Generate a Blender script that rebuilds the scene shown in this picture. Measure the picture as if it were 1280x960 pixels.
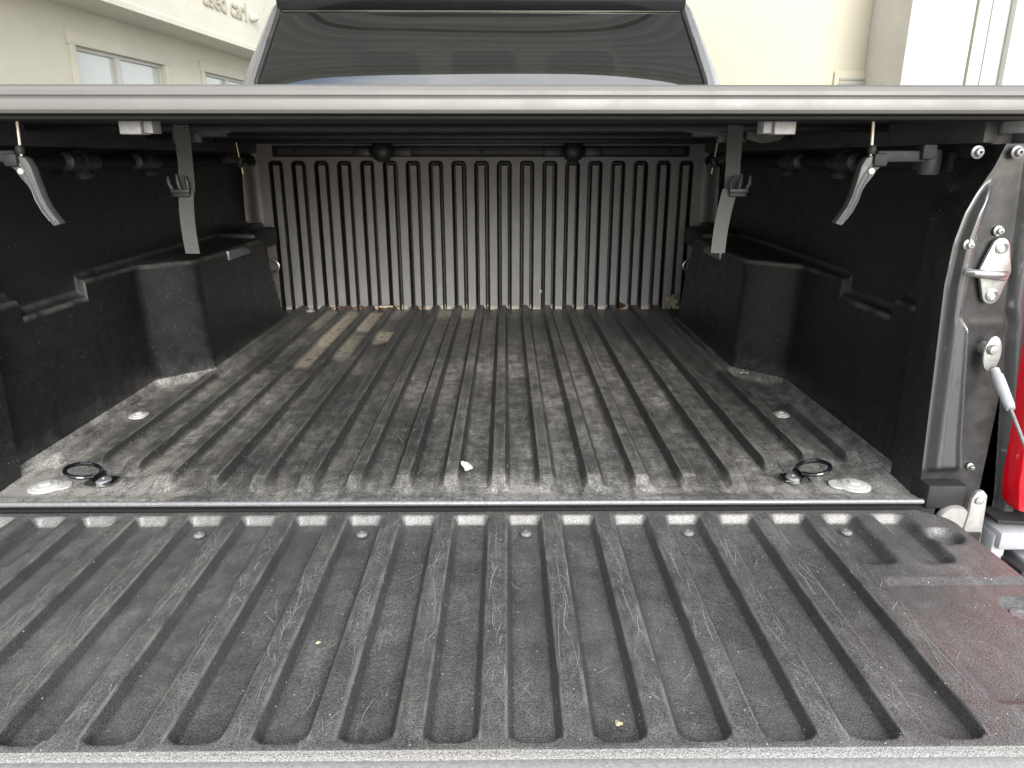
import bpy, bmesh, math, random
import numpy as np
from mathutils import Vector, Matrix
R = math.radians
random.seed(7); rng = np.random.default_rng(11)
scene = bpy.context.scene
for o in list(bpy.data.objects): bpy.data.objects.remove(o)
COL = scene.collection

# ---------------------------------------------------------------- camera
cd = bpy.data.cameras.new('camera'); cam = bpy.data.objects.new('camera', cd); COL.objects.link(cam)
cam.location = (0.08, 0.0, 0.5)
cam.rotation_euler = (R(90 - 17.4), 0, R(-0.5))
cd.sensor_width = 36; cd.lens = 893 / 1280 * 36
cd.clip_start = 0.02; cd.clip_end = 500
scene.camera = cam
# ---------------------------------------------------------------- sky and sun (bright open sky behind the camera)
SUN_EL, SUN_AZ = 22, 165          # azimuth clockwise from +Y
w = bpy.data.worlds.new('World'); scene.world = w; w.use_nodes = True
nt = w.node_tree; bg = nt.nodes['Background']
sky = nt.nodes.new('ShaderNodeTexSky'); sky.sky_type = 'NISHITA'; sky.sun_disc = False
sky.sun_elevation = R(SUN_EL); sky.sun_rotation = R(SUN_AZ); sky.dust_density = 1.0; sky.ozone_density = 1.0
tcw = nt.nodes.new('ShaderNodeTexCoord'); mpw = nt.nodes.new('ShaderNodeMapping'); mpw.inputs['Scale'].default_value = (1.2, 1.2, 2.6)
nzw = nt.nodes.new('ShaderNodeTexNoise'); nzw.inputs['Scale'].default_value = 1.6; nzw.inputs['Detail'].default_value = 7; nzw.inputs['Roughness'].default_value = .55
mrw = nt.nodes.new('ShaderNodeMapRange'); mrw.inputs[1].default_value = .34; mrw.inputs[2].default_value = .52
mxw = nt.nodes.new('ShaderNodeMix'); mxw.data_type = 'RGBA'; mxw.inputs[7].default_value = (6.6, 6.7, 6.9, 1)   # unseen white cloud layer added for stronger, neutral soft light
nt.links.new(tcw.outputs['Generated'], mpw.inputs[0]); nt.links.new(mpw.outputs[0], nzw.inputs[0]); nt.links.new(nzw.outputs[0], mrw.inputs[0])
nt.links.new(mrw.outputs[0], mxw.inputs[0]); nt.links.new(sky.outputs[0], mxw.inputs[6])
nt.links.new(mxw.outputs[2], bg.inputs[0]); bg.inputs[1].default_value = 0.15
sd = bpy.data.lights.new('sun', 'SUN'); sun = bpy.data.objects.new('sun', sd); COL.objects.link(sun)
sd.energy = 2.5; sd.angle = R(36); sd.color = (1.0, 0.97, 0.925)
dirv = Vector((math.sin(R(SUN_AZ)) * math.cos(R(SUN_EL)), math.cos(R(SUN_AZ)) * math.cos(R(SUN_EL)), math.sin(R(SUN_EL))))
sun.rotation_euler = dirv.to_track_quat('Z', 'Y').to_euler(); sun.location = dirv * 30
vs = scene.view_settings
vs.view_transform = 'Standard'; vs.look = 'None'; vs.gamma = 1; vs.exposure = 1.28; vs.use_curve_mapping = False
scene.render.engine = 'CYCLES'

# ---------------------------------------------------------------- materials
def mat(name, color=(.5, .5, .5), rough=.5, metal=0.0, spec=.5, coat=0.0, **kw):
    m = bpy.data.materials.new(name); m.use_nodes = True
    b = m.node_tree.nodes['Principled BSDF']
    b.inputs['Base Color'].default_value = (*color, 1)
    b.inputs['Roughness'].default_value = rough
    b.inputs['Metallic'].default_value = metal
    b.inputs['Specular IOR Level'].default_value = spec
    b.inputs['Coat Weight'].default_value = coat
    for k, v in kw.items(): b.inputs[k.replace('_', ' ')].default_value = v
    return m
class NG:
    def __init__(s, m): s.m = m; s.t = m.node_tree; s.b = s.t.nodes['Principled BSDF']; s.co = None
    def n(s, ty, **kw):
        x = s.t.nodes.new(ty)
        for k, v in kw.items():
            if k.startswith('_'): setattr(x, k[1:], v)
            else: s.set(x, k, v)
        return x
    def set(s, x, k, v):
        i = x.inputs[int(k[1:])] if k[0] == 'i' and k[1:].isdigit() else x.inputs[k]
        if isinstance(v, bpy.types.NodeSocket): s.t.links.new(v, i)
        else: i.default_value = v
    def coord(s, scale=(1, 1, 1), rot=(0, 0, 0), loc=(0, 0, 0)):
        if s.co is None: s.co = s.n('ShaderNodeTexCoord').outputs['Object']
        mp = s.n('ShaderNodeMapping', Vector=s.co, Scale=scale, Rotation=rot, Location=loc)
        return mp.outputs[0]
    def noise(s, scale, detail=4, rough=.55, vec=None, dist=0.0):
        x = s.n('ShaderNodeTexNoise', Vector=vec if vec is not None else s.coord(), Scale=scale, Detail=detail, Roughness=rough, Distortion=dist)
        return x.outputs[0]
    def mr(s, v, a, b, c=0.0, d=1.0, smooth=False):
        x = s.n('ShaderNodeMapRange', i0=v, i1=a, i2=b, i3=c, i4=d)
        if smooth: x.interpolation_type = 'SMOOTHSTEP'
        return x.outputs[0]
    def math(s, op, a, b=0.0):
        x = s.n('ShaderNodeMath', i0=a, i1=b, _operation=op); x.use_clamp = False; return x.outputs[0]
    def mix(s, f, a, b):
        x = s.n('ShaderNodeMix', _data_type='RGBA'); s.set(x, 'i0', f); s.set(x, 'i6', a); s.set(x, 'i7', b); return x.outputs[2]
    def attr(s, name): return s.n('ShaderNodeAttribute', _attribute_name=name).outputs['Fac']
    def bump(s, h, strength=.3, dist=.001, normal=None):
        x = s.n('ShaderNodeBump', Height=h, Strength=strength, Distance=dist)
        if normal is not None: s.set(x, 'Normal', normal)
        return x.outputs[0]
def rgb(a, b=None, c=None):
    return (a, a if b is None else b, a if c is None else c, 1)

def liner_mat(name, base, dusty, grain=700, gloss=.42, scratch=0.0, speckle=.5, bumps=.35, use_attr=True, spec=.5, mottle=.25, cloud=6, dust_gain=1.0, grit_at=.9, blot=1.0):
    """moulded grained plastic: grain relief, pale specks, settled dust (attribute), scratches"""
    m = mat(name, base, gloss, spec=spec); g = NG(m)
    fine = g.noise(grain, 2, .6)
    grainv = g.n('ShaderNodeTexVoronoi', Vector=g.coord(), Scale=grain * .75).outputs['Distance']
    mid = g.noise(cloud, 6, .62); mid2 = g.noise(38, 5, .6)
    col = g.mix(g.mr(mid, .3, .7), rgb(*[c * (1 - mottle) for c in base]), rgb(*[c * (1 + mottle) for c in base]))
    if use_attr:
        d = g.math('MULTIPLY', g.attr('dust_tone'), g.mr(mid2, .38, .62, 1 - .55 * blot, 1 + .4 * blot))
        d = g.math('MULTIPLY', d, g.mr(g.noise(1.0, 4, .6, g.coord(scale=(70, 9, 40))), .38, .62, 1 - .4 * blot, 1 + .35 * blot))
        d = g.math('MULTIPLY', d, g.mr(g.noise(150, 2, .6), .35, .65, 1 - .4 * blot, 1 + .4 * blot))
        d = g.math('MULTIPLY', d, g.mr(mid, .3, .72, 1 - .45 * blot, 1 + .3 * blot))
        d = g.math('MULTIPLY', d, dust_gain)
    else:
        d = g.mr(g.math('MULTIPLY', mid, mid2), .2, .6, 0, .35)
        d = g.math('MULTIPLY', d, dust_gain)
    dc = g.mix(g.mr(g.noise(3.1, 3), .35, .65), rgb(*dusty), rgb(dusty[0] * 1.01, dusty[1] * .98, dusty[2] * .94))
    col = g.mix(g.math('MINIMUM', d, 1.0), col, dc)
    # salt-and-pepper grain
    sp = g.mr(fine, .36, .64, 1 - speckle, 1 + speckle)
    mm = g.n('ShaderNodeVectorMath', _operation='SCALE'); g.set(mm, 'i0', col); g.set(mm, 'Scale', sp); col = mm.outputs[0]
    vor = g.n('ShaderNodeTexVoronoi', Vector=g.coord(loc=(.3, .7, .1)), Scale=150.0)
    sep = g.n('ShaderNodeSeparateColor', i0=vor.outputs['Color'])
    grit = g.math('MULTIPLY', g.math('LESS_THAN', vor.outputs['Distance'], .13), g.math('GREATER_THAN', sep.outputs[0], grit_at))
    specks = g.mr(g.noise(330, 1, .4, g.coord(loc=(3, 1, 2))), .73, .78)
    col = g.mix(g.math('MULTIPLY', specks, .45), col, rgb(.32, .30, .26))
    col = g.mix(g.math('MULTIPLY', grit, .75), col, rgb(.50, .48, .43))
    if use_attr:
        wv = g.math('MULTIPLY', g.attr('wear'), g.mr(g.noise(22, 4), .38, .62, .15, 1.0))
        col = g.mix(g.math('MULTIPLY', wv, .55), col, rgb(.24, .23, .21))
        tan = g.math('MULTIPLY', g.attr('mud'), g.mr(g.noise(60, 5, .65), .36, .46))
        col = g.mix(g.math('MINIMUM', tan, 1.0), col, g.mix(g.mr(g.noise(90, 3), .3, .7), rgb(.62, .54, .40), rgb(.80, .73, .60)))
    if scratch > 0:
        tot = None
        for k, (ang, sx, sy, s2, th) in enumerate([(3, 36, 1.1, 3, .005), (-7, 30, .9, 4, .005), (-24, 26, 1.0, 5, .005), (38, 22, 1.0, 5, .005), (-61, 20, .9, 6, .005), (12, 60, 2.2, 7, .007)]):
            v = g.coord(scale=(sx, sy, 4), rot=(0, 0, R(ang)), loc=(k * 3.7, k * 1.3, 0))
            nn = g.noise(1.0, 0.0, .4, v)
            ln = g.mr(g.math('ABSOLUTE', g.math('SUBTRACT', nn, .5)), 0.0, th, 1.0, 0.0)
            mk = g.mr(g.noise(s2 * 1.8, 3, .6, g.coord(loc=(k * 5, 2, 0))), .50, .62)
            ln = g.math('MULTIPLY', ln, mk)
            tot = ln if tot is None else g.math('MAXIMUM', tot, ln)
        if use_attr: tot = g.math('MULTIPLY', tot, g.mr(g.attr('top'), 0, 1, .25, 1))
        tot = g.math('MULTIPLY', tot, g.mr(fine, .35, .6, .2, 1))
        col = g.mix(g.math('MULTIPLY', tot, scratch), col, rgb(.36, .35, .33))
    g.set(g.b, 'Base Color', col)
    g.set(g.b, 'Roughness', g.mr(mid2, .3, .7, gloss - .05, gloss + .12))
    n1 = g.bump(grainv, bumps, .0007)
    n2 = g.bump(g.noise(14, 3), .12, .004, n1)
    g.set(g.b, 'Normal', n2)
    return m
def noisy(name, c1, c2, scale=8, rough=.5, metal=0, bump=0, bscale=60, bdist=.004, coat=0, spec=.5, detail=5, r2=None):
    m = mat(name, c1, rough, metal, spec, coat); g = NG(m)
    nz = g.noise(scale, detail, .6)
    g.set(g.b, 'Base Color', g.mix(g.mr(nz, .3, .7), rgb(*c1), rgb(*c2)))
    g.set(g.b, 'Roughness', g.mr(g.noise(scale * 3, 4), .3, .7, rough, r2 if r2 else min(1, rough * 1.3)))
    if bump: g.set(g.b, 'Normal', g.bump(g.noise(bscale, 4, .6), bump, bdist))
    return m

M = {}
M['gate'] = liner_mat('tailgate_plastic', (.038, .038, .038), (.21, .208, .203), grain=800, gloss=.37, scratch=.35, speckle=.55, bumps=.5, cloud=5, spec=.9, blot=.5)
M['floor'] = liner_mat('floor_plastic', (.026, .026, .026), (.32, .315, .30), grain=600, gloss=.39, scratch=.35, speckle=.6, bumps=.5, cloud=4.5, spec=.7, grit_at=.6, blot=.7)
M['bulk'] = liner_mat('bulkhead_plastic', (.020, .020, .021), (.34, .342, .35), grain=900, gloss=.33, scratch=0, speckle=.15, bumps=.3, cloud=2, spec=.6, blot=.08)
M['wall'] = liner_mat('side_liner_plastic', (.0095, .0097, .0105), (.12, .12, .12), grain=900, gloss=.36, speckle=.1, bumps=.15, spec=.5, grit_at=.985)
M['black'] = noisy('black_plastic', (.012, .012, .013), (.02, .02, .02), 12, .42, bump=.2, bscale=300, bdist=.001)
M['blackgrain'] = noisy('grained_dark_plastic', (.05, .05, .05), (.07, .07, .07), 20, .45, bump=.4, bscale=500, bdist=.001)
M['rubber'] = noisy('rubber', (.008, .008, .008), (.014, .014, .014), 12, .6)
M['capped'] = noisy('dusty_white_plastic', (.38, .375, .36), (.52, .515, .50), 60, .55, bump=.3, bscale=400, bdist=.001)
M['alu'] = noisy('brushed_aluminium', (.140, .136, .130), (.166, .161, .153), 7, .42, .25, bump=.15, bscale=220, bdist=.001)
M['aluraw'] = noisy('cast_aluminium', (.55, .55, .56), (.72, .72, .73), 120, .42, .5, bump=.5, bscale=400, bdist=.001)
M['scratch'] = noisy('pale_scratch', (.15, .15, .148), (.30, .30, .29), 300, .6)
M['trim'] = noisy('grey_trim', (.16, .16, .165), (.26, .26, .27), 200, .3, .3, bump=.3, bscale=400, bdist=.001)
M['cap'] = noisy('pale_edge_plastic', (.20, .20, .198), (.30, .30, .295), 250, .4, .1, bump=.5, bscale=500, bdist=.001)
M['paint'] = noisy('grey_metallic_paint', (.065, .065, .07), (.085, .085, .09), 40, .25, .5, coat=1.0, bump=.04, bscale=30, bdist=.003)
M['cabpaint'] = noisy('grey_cab_paint', (.24, .245, .26), (.28, .285, .30), 3, .25, .5, coat=1.0)
M['hinge'] = noisy('dull_hinge_steel', (.30, .30, .29), (.42, .41, .39), 80, .4, .4)
M['steel'] = noisy('zinc_steel', (.40, .41, .40), (.55, .56, .54), 90, .28, .85)
M['brass'] = noisy('zinc_yellow_rod', (.62, .58, .45), (.75, .70, .55), 40, .3, .8)
M['sleeve'] = noisy('grey_sleeve', (.26, .27, .29), (.34, .35, .37), 60, .45)
M['bumper'] = noisy('grey_bumper_plastic', (.30, .31, .33), (.38, .39, .41), 30, .4)
M['fabric'] = noisy('tonneau_fabric', (.018, .018, .018), (.03, .03, .029), 300, .6, bump=.8, bscale=900, bdist=.001)
M['leaf'] = noisy('dry_leaf', (.60, .53, .35), (.76, .70, .52), 80, .7)
M['rust'] = noisy('rust_leaf', (.14, .05, .03), (.25, .12, .08), 120, .8)
M['paper'] = noisy('white_scrap', (.75, .75, .73), (.88, .88, .86), 90, .7)
M['knob'] = noisy('rubber_knob', (.024, .024, .025), (.045, .045, .045), 30, .35, bump=.2, bscale=200, bdist=.001)
# webbing
m = mat('strap_webbing', (.09, .09, .09), .65); g = NG(m)
wv = g.n('ShaderNodeTexWave', Vector=g.coord(rot=(0, R(28), 0)), Scale=130.0, Distortion=.6); wv.bands_direction = 'Z'
g.set(g.b, 'Base Color', g.mix(wv.outputs['Fac'], rgb(.040, .040, .039), rgb(.115, .115, .11)))
g.set(g.b, 'Normal', g.bump(wv.outputs['Fac'], .5, .001)); M['strap'] = m
# red lamp lens
M['red'] = mat('red_lens', (.75, .008, .02), .12, coat=1.0); M['red'].node_tree.nodes['Principled BSDF'].inputs['Transmission Weight'].default_value = .15
# stucco / building
M['stucco'] = noisy('cream_stucco', (.56, .54, .455), (.60, .58, .49), 3, .85, bump=.4, bscale=16, bdist=.012)
M['stucco2'] = noisy('beige_stucco', (.46, .445, .40), (.51, .495, .45), 5, .85, bump=.8, bscale=45, bdist=.006)
M['creamwall'] = noisy('cream_wall', (.49, .462, .365), (.505, .478, .38), .6, .8, bump=.15, bscale=30, bdist=.004)
M['whitetrim'] = noisy('white_trim', (.49, .485, .45), (.52, .515, .48), 4, .5)
M['offwhite'] = noisy('offwhite_wall', (.46, .455, .42), (.48, .475, .44), 2, .75)
M['letters'] = mat('sign_lettering', (.36, .345, .28), .7)
M['concrete'] = noisy('concrete', (.16, .16, .16), (.24, .24, .24), 2, .85, bump=.4, bscale=60, bdist=.004)
M['winpane'] = mat('window_pane', (.50, .53, .50), .08, spec=.6)
M['interior'] = noisy('seat_fabric', (.03, .03, .03), (.05, .05, .05), 20, .8)
m = mat('privacy_glass', (.012, .014, .013), .02, spec=.5, coat=0.0, IOR=2.8); gl = NG(m)
b = gl.b; gl.set(b, 'Normal', gl.bump(gl.noise(3.0, 1.5, .4, gl.coord(scale=(.5, 1, 2.4))), .045, .02))
tr = gl.n('ShaderNodeBsdfTransparent', Color=rgb(.09, .10, .098)); mx = gl.n('ShaderNodeMixShader', i0=.82)
out = gl.t.nodes['Material Output']
gl.t.links.new(tr.outputs[0], mx.inputs[1]); gl.t.links.new(b.outputs[0], mx.inputs[2]); gl.t.links.new(mx.outputs[0], out.inputs[0])
M['glass'] = m
M['gloss_black'] = noisy('gloss_black', (.006, .006, .008), (.01, .01, .012), 5, .15, coat=.5)
m = mat('corrugated_roofing', (.60, .61, .63), .5, .1); M['roofing'] = m

# ---------------------------------------------------------------- mesh helpers
def link(name, me, material, parent=None, loc=None, rot=None, smooth=None):
    o = bpy.data.objects.new(name, me); COL.objects.link(o)
    if material is not None and not me.materials: me.materials.append(material)
    if parent is not None: o.parent = parent
    if loc: o.location = loc
    if rot: o.rotation_euler = rot
    return o
def empty(name, loc=(0, 0, 0), rz=0):
    o = bpy.data.objects.new(name, None); COL.objects.link(o); o.location = loc; o.rotation_euler = (0, 0, rz); o.empty_display_size = .1; return o
def tag(o, label, cat, group=None):
    o['label'] = label; o['category'] = cat
    if group: o['group'] = group
    return o
def struct(o, label=None):
    o['kind'] = 'structure'
    if label: o['label'] = label
    return o
class MB:
    def __init__(s): s.bm = bmesh.new()
    def _add(s, ver, faces):
        vv = [s.bm.verts.new(v) for v in ver]
        for f in faces:
            try: s.bm.faces.new([vv[i] for i in f])
            except ValueError: pass
        return vv
    def box(s, c, d, bev=0.0, rot=None, seg=2):
        t = bmesh.new(); bmesh.ops.create_cube(t, size=1.0)
        for v in t.verts: v.co = Vector((v.co.x * d[0], v.co.y * d[1], v.co.z * d[2]))
        if bev: bmesh.ops.bevel(t, geom=t.edges[:], offset=bev, segments=seg, affect='EDGES', profile=.5)
        Mx = Matrix.Translation(c) @ (rot if rot is not None else Matrix())
        s._merge(t, Mx); return s
    def _merge(s, t, Mx):
        mp = {}
        t.verts.index_update()
        for v in t.verts: mp[v.index] = s.bm.verts.new(Mx @ v.co)
        for f in t.faces:
            try: s.bm.faces.new([mp[v.index] for v in f.verts])
            except ValueError: pass
        t.free()
    def tube(s, pts, r, n=12, caps=True):
        pts = [Vector(p) for p in pts]; rs = r if isinstance(r, (list, tuple)) else [r] * len(pts)
        rings = []; up = None
        for i, p in enumerate(pts):
            d = (pts[min(i + 1, len(pts) - 1)] - pts[max(i - 1, 0)]).normalized()
            if up is None:
                up = Vector((0, 0, 1)) if abs(d.z) < .9 else Vector((1, 0, 0))
            a = d.cross(up).normalized(); b = a.cross(d).normalized(); up = b
            rings.append([s.bm.verts.new(p + (a * math.cos(2 * math.pi * k / n) + b * math.sin(2 * math.pi * k / n)) * rs[i]) for k in range(n)])
        for A, B in zip(rings, rings[1:]):
            for k in range(n): s.bm.faces.new((A[k], A[(k + 1) % n], B[(k + 1) % n], B[k]))
        if caps: s.bm.faces.new(rings[0][::-1]); s.bm.faces.new(rings[-1])
        return s
    def lathe(s, prof, c=(0, 0, 0), axis='Z', n=24):
        rings = []
        for r, h in prof:
            ring = []
            for k in range(n):
                a = 2 * math.pi * k / n; x, y, z = r * math.cos(a), r * math.sin(a), h
                p = {'Z': (x, y, z), 'Y': (x, z, y), 'X': (z, x, y)}[axis]
                ring.append(s.bm.verts.new(Vector(c) + Vector(p)))
            rings.append(ring)
        for A, B in zip(rings, rings[1:]):
            for k in range(n): s.bm.faces.new((A[k], A[(k + 1) % n], B[(k + 1) % n], B[k]))
        s.bm.faces.new(rings[0][::-1]); s.bm.faces.new(rings[-1]); return s
    def prism(s, poly, axis, a, b, bev=0.0):
        """poly of 2D points extruded along axis from a to b. X:(y,z) Y:(x,z) Z:(x,y)"""
        def P(u, v, h): return {'X': (h, u, v), 'Y': (u, h, v), 'Z': (u, v, h)}[axis]
        t = bmesh.new(); A = [t.verts.new(P(u, v, a)) for u, v in poly]; B = [t.verts.new(P(u, v, b)) for u, v in poly]
        n = len(poly); t.faces.new(A[::-1]); t.faces.new(B)
        for k in range(n): t.faces.new((A[k], A[(k + 1) % n], B[(k + 1) % n], B[k]))
        if bev:
            bmesh.ops.recalc_face_normals(t, faces=t.faces[:])
            es = [e for e in t.edges if len(e.link_faces) == 2 and e.calc_face_angle(0) > .6]
            bmesh.ops.bevel(t, geom=es, offset=bev, segments=2, affect='EDGES', profile=.5)
        s._merge(t, Matrix()); return s
    def build(s, name, material, parent=None, loc=None, rot=None, ang=35):
        bmesh.ops.recalc_face_normals(s.bm, faces=s.bm.faces[:])
        me = bpy.data.meshes.new(name); s.bm.to_mesh(me); s.bm.free()
        me.polygons.foreach_set('use_smooth', [True] * len(me.polygons))
        try: me.set_sharp_from_angle(angle=R(ang))
        except Exception: pass
        return link(name, me, material, parent, loc, rot)
def grid(name, P, material, parent=None, attrs=None, flip=False, smooth=True):
    """P: (nu, nv, 3) array"""
    nu, nv = P.shape[:2]
    me = bpy.data.meshes.new(name)
    idx = np.arange(nu * nv).reshape(nu, nv)
    q = np.stack([idx[:-1, :-1], idx[1:, :-1], idx[1:, 1:], idx[:-1, 1:]], -1).reshape(-1, 4)
    if flip: q = q[:, ::-1]
    me.vertices.add(nu * nv); me.vertices.foreach_set('co', P.reshape(-1).astype(np.float32))
    me.loops.add(q.size); me.loops.foreach_set('vertex_index', q.reshape(-1).astype(np.int32))
    me.polygons.add(len(q)); me.polygons.foreach_set('loop_start', np.arange(0, q.size, 4, dtype=np.int32))
    me.update(calc_edges=True)
    me.polygons.foreach_set('use_smooth', np.full(len(q), smooth))
    for k, v in (attrs or {}).items():
        a = me.attributes.new(k, 'FLOAT', 'POINT'); a.data.foreach_set('value', v.reshape(-1).astype(np.float32))
    return link(name, me, material, parent)
def ss(a, b, x):
    t = np.clip((x - a) / (b - a), 0, 1); return t * t * (3 - 2 * t)
def lin(a, b, x): return np.clip((x - a) / (b - a), 0, 1)
def trap(x, c, half, wall):   # 1 inside half width, ramps to 0 over wall
    return 1 - lin(half, half + wall, np.abs(x - c))
def vnoise(X, Y, sc, seed=0):
    r = np.random.default_rng(seed); n = 64; G = r.random((n, n))
    x = X * sc; y = Y * sc; xi = np.floor(x).astype(int); yi = np.floor(y).astype(int)
    fx = x - xi; fy = y - yi; fx = fx * fx * (3 - 2 * fx); fy = fy * fy * (3 - 2 * fy)
    g_ = lambda a, b: G[a % n, b % n]
    return (g_(xi, yi) * (1 - fx) + g_(xi + 1, yi) * fx) * (1 - fy) + (g_(xi, yi + 1) * (1 - fx) + g_(xi + 1, yi + 1) * fx) * fy
def breaks(a, b, centres, offs, step):
    v = list(np.arange(a, b, step)) + [b]
    keep = sorted({round(c + q * o, 5) for c in centres for o in offs for q in (-1, 1) if a < c + q * o < b})
    kk = np.array(keep)
    v = [x for x in v if np.min(np.abs(kk - x)) > .0009]
    return np.array(sorted(v + keep))
def sampler(xs, ys, Z):
    def f(x, y):
        i = np.clip(np.searchsorted(xs, x) - 1, 0, len(xs) - 2); j = np.clip(np.searchsorted(ys, y) - 1, 0, len(ys) - 2)
        u = (x - xs[i]) / (xs[i + 1] - xs[i]); v = (y - ys[j]) / (ys[j + 1] - ys[j])
        return (Z[i, j] * (1 - u) + Z[i + 1, j] * u) * (1 - v) + (Z[i, j + 1] * (1 - u) + Z[i + 1, j + 1] * u) * v
    return f
def scratches(name, parent, f, gen, n, seed, material):
    """fine raised-burr scratch marks that follow the surface f"""
    rg = np.random.default_rng(seed); V = []; Fc = []
    for _ in range(n):
        x, y, ang, L, w_, cv = gen(rg)
        k = max(3, int(L / .006)); a = ang; px_, py_ = x, y; pts = []
        for i in range(k + 1):
            pts.append((px_, py_, a)); px_ += math.sin(a) * L / k; py_ += math.cos(a) * L / k; a += cv / k + rg.normal(0, .012)
        zz = [float(f(p[0], p[1])) for p in pts]
        if max(zz) - min(zz) > .0022: continue
        b0 = len(V)
        for i, (x_, y_, a_) in enumerate(pts):
            ww = w_ * math.sin(math.pi * (i + .35) / (k + .7)) * .5
            nx, ny = math.cos(a_) * ww, -math.sin(a_) * ww
            for q in (-1, 1):
                X_, Y_ = x_ + nx * q, y_ + ny * q; V.append((X_, Y_, float(f(X_, Y_)) + .00035))
        for i in range(k): Fc.append((b0 + 2 * i, b0 + 2 * i + 1, b0 + 2 * i + 3, b0 + 2 * i + 2))
    me = bpy.data.meshes.new(name); me.from_pydata(V, [], Fc); o = link(name, me, material, parent); o['kind'] = 'stuff'; return o
def blur(A, k=1):
    for _ in range(k):
        A = A.copy(); A[1:-1, :] = (A[:-2, :] + 2 * A[1:-1, :] + A[2:, :]) / 4
        A[:, 1:-1] = (A[:, :-2] + 2 * A[:, 1:-1] + A[:, 2:]) / 4
    return A

# ================================================================ GROUND AND BUILDINGS
GZ = -0.80
mb = MB(); mb.box((0, 20, GZ - .05), (160, 160, .1)); struct(mb.build('ground', M['concrete']))

# left building: long side wall turned six degrees
TH = R(6)
LB = empty('left_building', (-3.2, 5.9, 0), -TH)   # local +Y runs along the wall, local +X points to the truck
LB.name = 'stucco_building'
tag(LB, 'cream stucco building on the left with white framed windows and a lettered fascia band', 'building')
def wall_with_holes(y0, y1, z0, z1, holes, x0, x1):
    mb = MB(); ys = sorted({y0, y1, *[h[0] for h in holes], *[h[1] for h in holes]}); zs = sorted({z0, z1, *[h[2] for h in holes], *[h[3] for h in holes]})
    for a, b in zip(ys, ys[1:]):
        for c, d in zip(zs, zs[1:]):
            cy, cz = (a + b) / 2, (c + d) / 2
            if any(h[0] < cy < h[1] and h[2] < cz < h[3] for h in holes): continue
            V = [(x1, a, c), (x1, b, c), (x1, b, d), (x1, a, d)]; mb._add(V, [(0, 1, 2, 3)])
    for h in holes:
        a, b, c, d = h
        for q in ([(x1, a, c), (x0, a, c), (x0, b, c), (x1, b, c)], [(x1, a, d), (x1, b, d), (x0, b, d), (x0, a, d)],
                  [(x1, a, c), (x1, a, d), (x0, a, d), (x0, a, c)], [(x1, b, c), (x0, b, c), (x0, b, d), (x1, b, d)]): mb._add(q, [(0, 1, 2, 3)])
    return mb
holes = [(.065, 1.29, .45, 1.335), (2.02, 3.2, .45, 1.36)]
mb = wall_with_holes(-9, 12, GZ, 3.4, holes, -.10, 0); mb.build('wall', M['stucco'], LB)
mb = MB(); mb.box((-.16, 1.5, 1.3), (.1, 21, 4.2)); mb.build('inner_wall', M['offwhite'], LB)
for (a, b, c, d) in holes:
    fr = MB()
    t = .065; p = .014
    for cc, dd in (((p / 2, (a + b) / 2, d + t / 2 + .015), (p + .01, b - a + 2 * t + .03, t + .03)), ((p / 2, a - t / 2, (c + d) / 2), (p + .01, t, d - c)),
                   ((p / 2, b + t / 2, (c + d) / 2), (p + .01, t, d - c)), ((p / 2 + .02, (a + b) / 2, c - .02), (p + .05, b - a + .16, .04))):
        fr.box(cc, dd, .004)
    F = fr.build('window', M['stucco'], LB)
    ff = MB(); s_ = .028
    m_ = (a + b) / 2 - .05
    for cc, dd in (((-.05, (a + b) / 2, d - s_ / 2), (.05, b - a, s_)), ((-.05, (a + b) / 2, c + s_ / 2), (.05, b - a, s_)),
                   ((-.05, a + s_ / 2, (c + d) / 2), (.05, s_, d - c - 2 * s_)), ((-.05, b - s_ / 2, (c + d) / 2), (.05, s_, d - c - 2 * s_)),
                   ((-.045, m_, (c + d) / 2), (.055, .055, d - c - 2 * s_))):
        ff.box(cc, dd, .004)
    ff.build('window_frame', M['whitetrim'], F)
    for (u, v) in ((a + s_, m_ - .028), (m_ + .028, b - s_)):
        MB().box((-.055, (u + v) / 2, (c + d) / 2), (.008, v - u, d - c - 2 * s_)).build('pane', M['winpane'], F)
# fascia band
mb = MB(); mb.prism([(0.0, 1.60), (.38, 1.60), (.38, 1.645), (.365, 1.655), (.365, 3.3), (0, 3.3)], 'Y', -9, 12); mb.build('fascia_band', M['stucco'], LB)
bpy.context.view_layer.update()
def text_obj(s, size, depth, material, parent, M4, name):
    cu = bpy.data.curves.new(name, 'FONT'); cu.body = s; cu.size = size; cu.extrude = depth; cu.resolution_u = 4
    cu.offset = size * .012
    o = bpy.data.objects.new(name, cu); COL.objects.link(o)
    dg = bpy.context.evaluated_depsgraph_get(); dg.update()
    me = bpy.data.meshes.new_from_object(o.evaluated_get(dg)); bpy.data.objects.remove(o)
    me.name = name; me.transform(M4); return link(name, me, material, parent)
# text reads along local +Y when seen from the truck; local frame of letters: x->+Y, y->+Z, z->+X
Mt = Matrix(((0, 0, 1, .372), (1, 0, 0, 1.43), (0, 1, 0, 1.865), (0, 0, 0, 1)))
text_obj('used car!', .25, .006, M['letters'], LB, Mt, 'sign_lettering')
mb = MB(); mb.lathe([(.03, 0), (.045, .02), (.04, .06), (.012, .08)], (.366, 2.45, 1.92), 'X', 20); mb.build('wall_lamp', M['stucco2'], LB)

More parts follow.
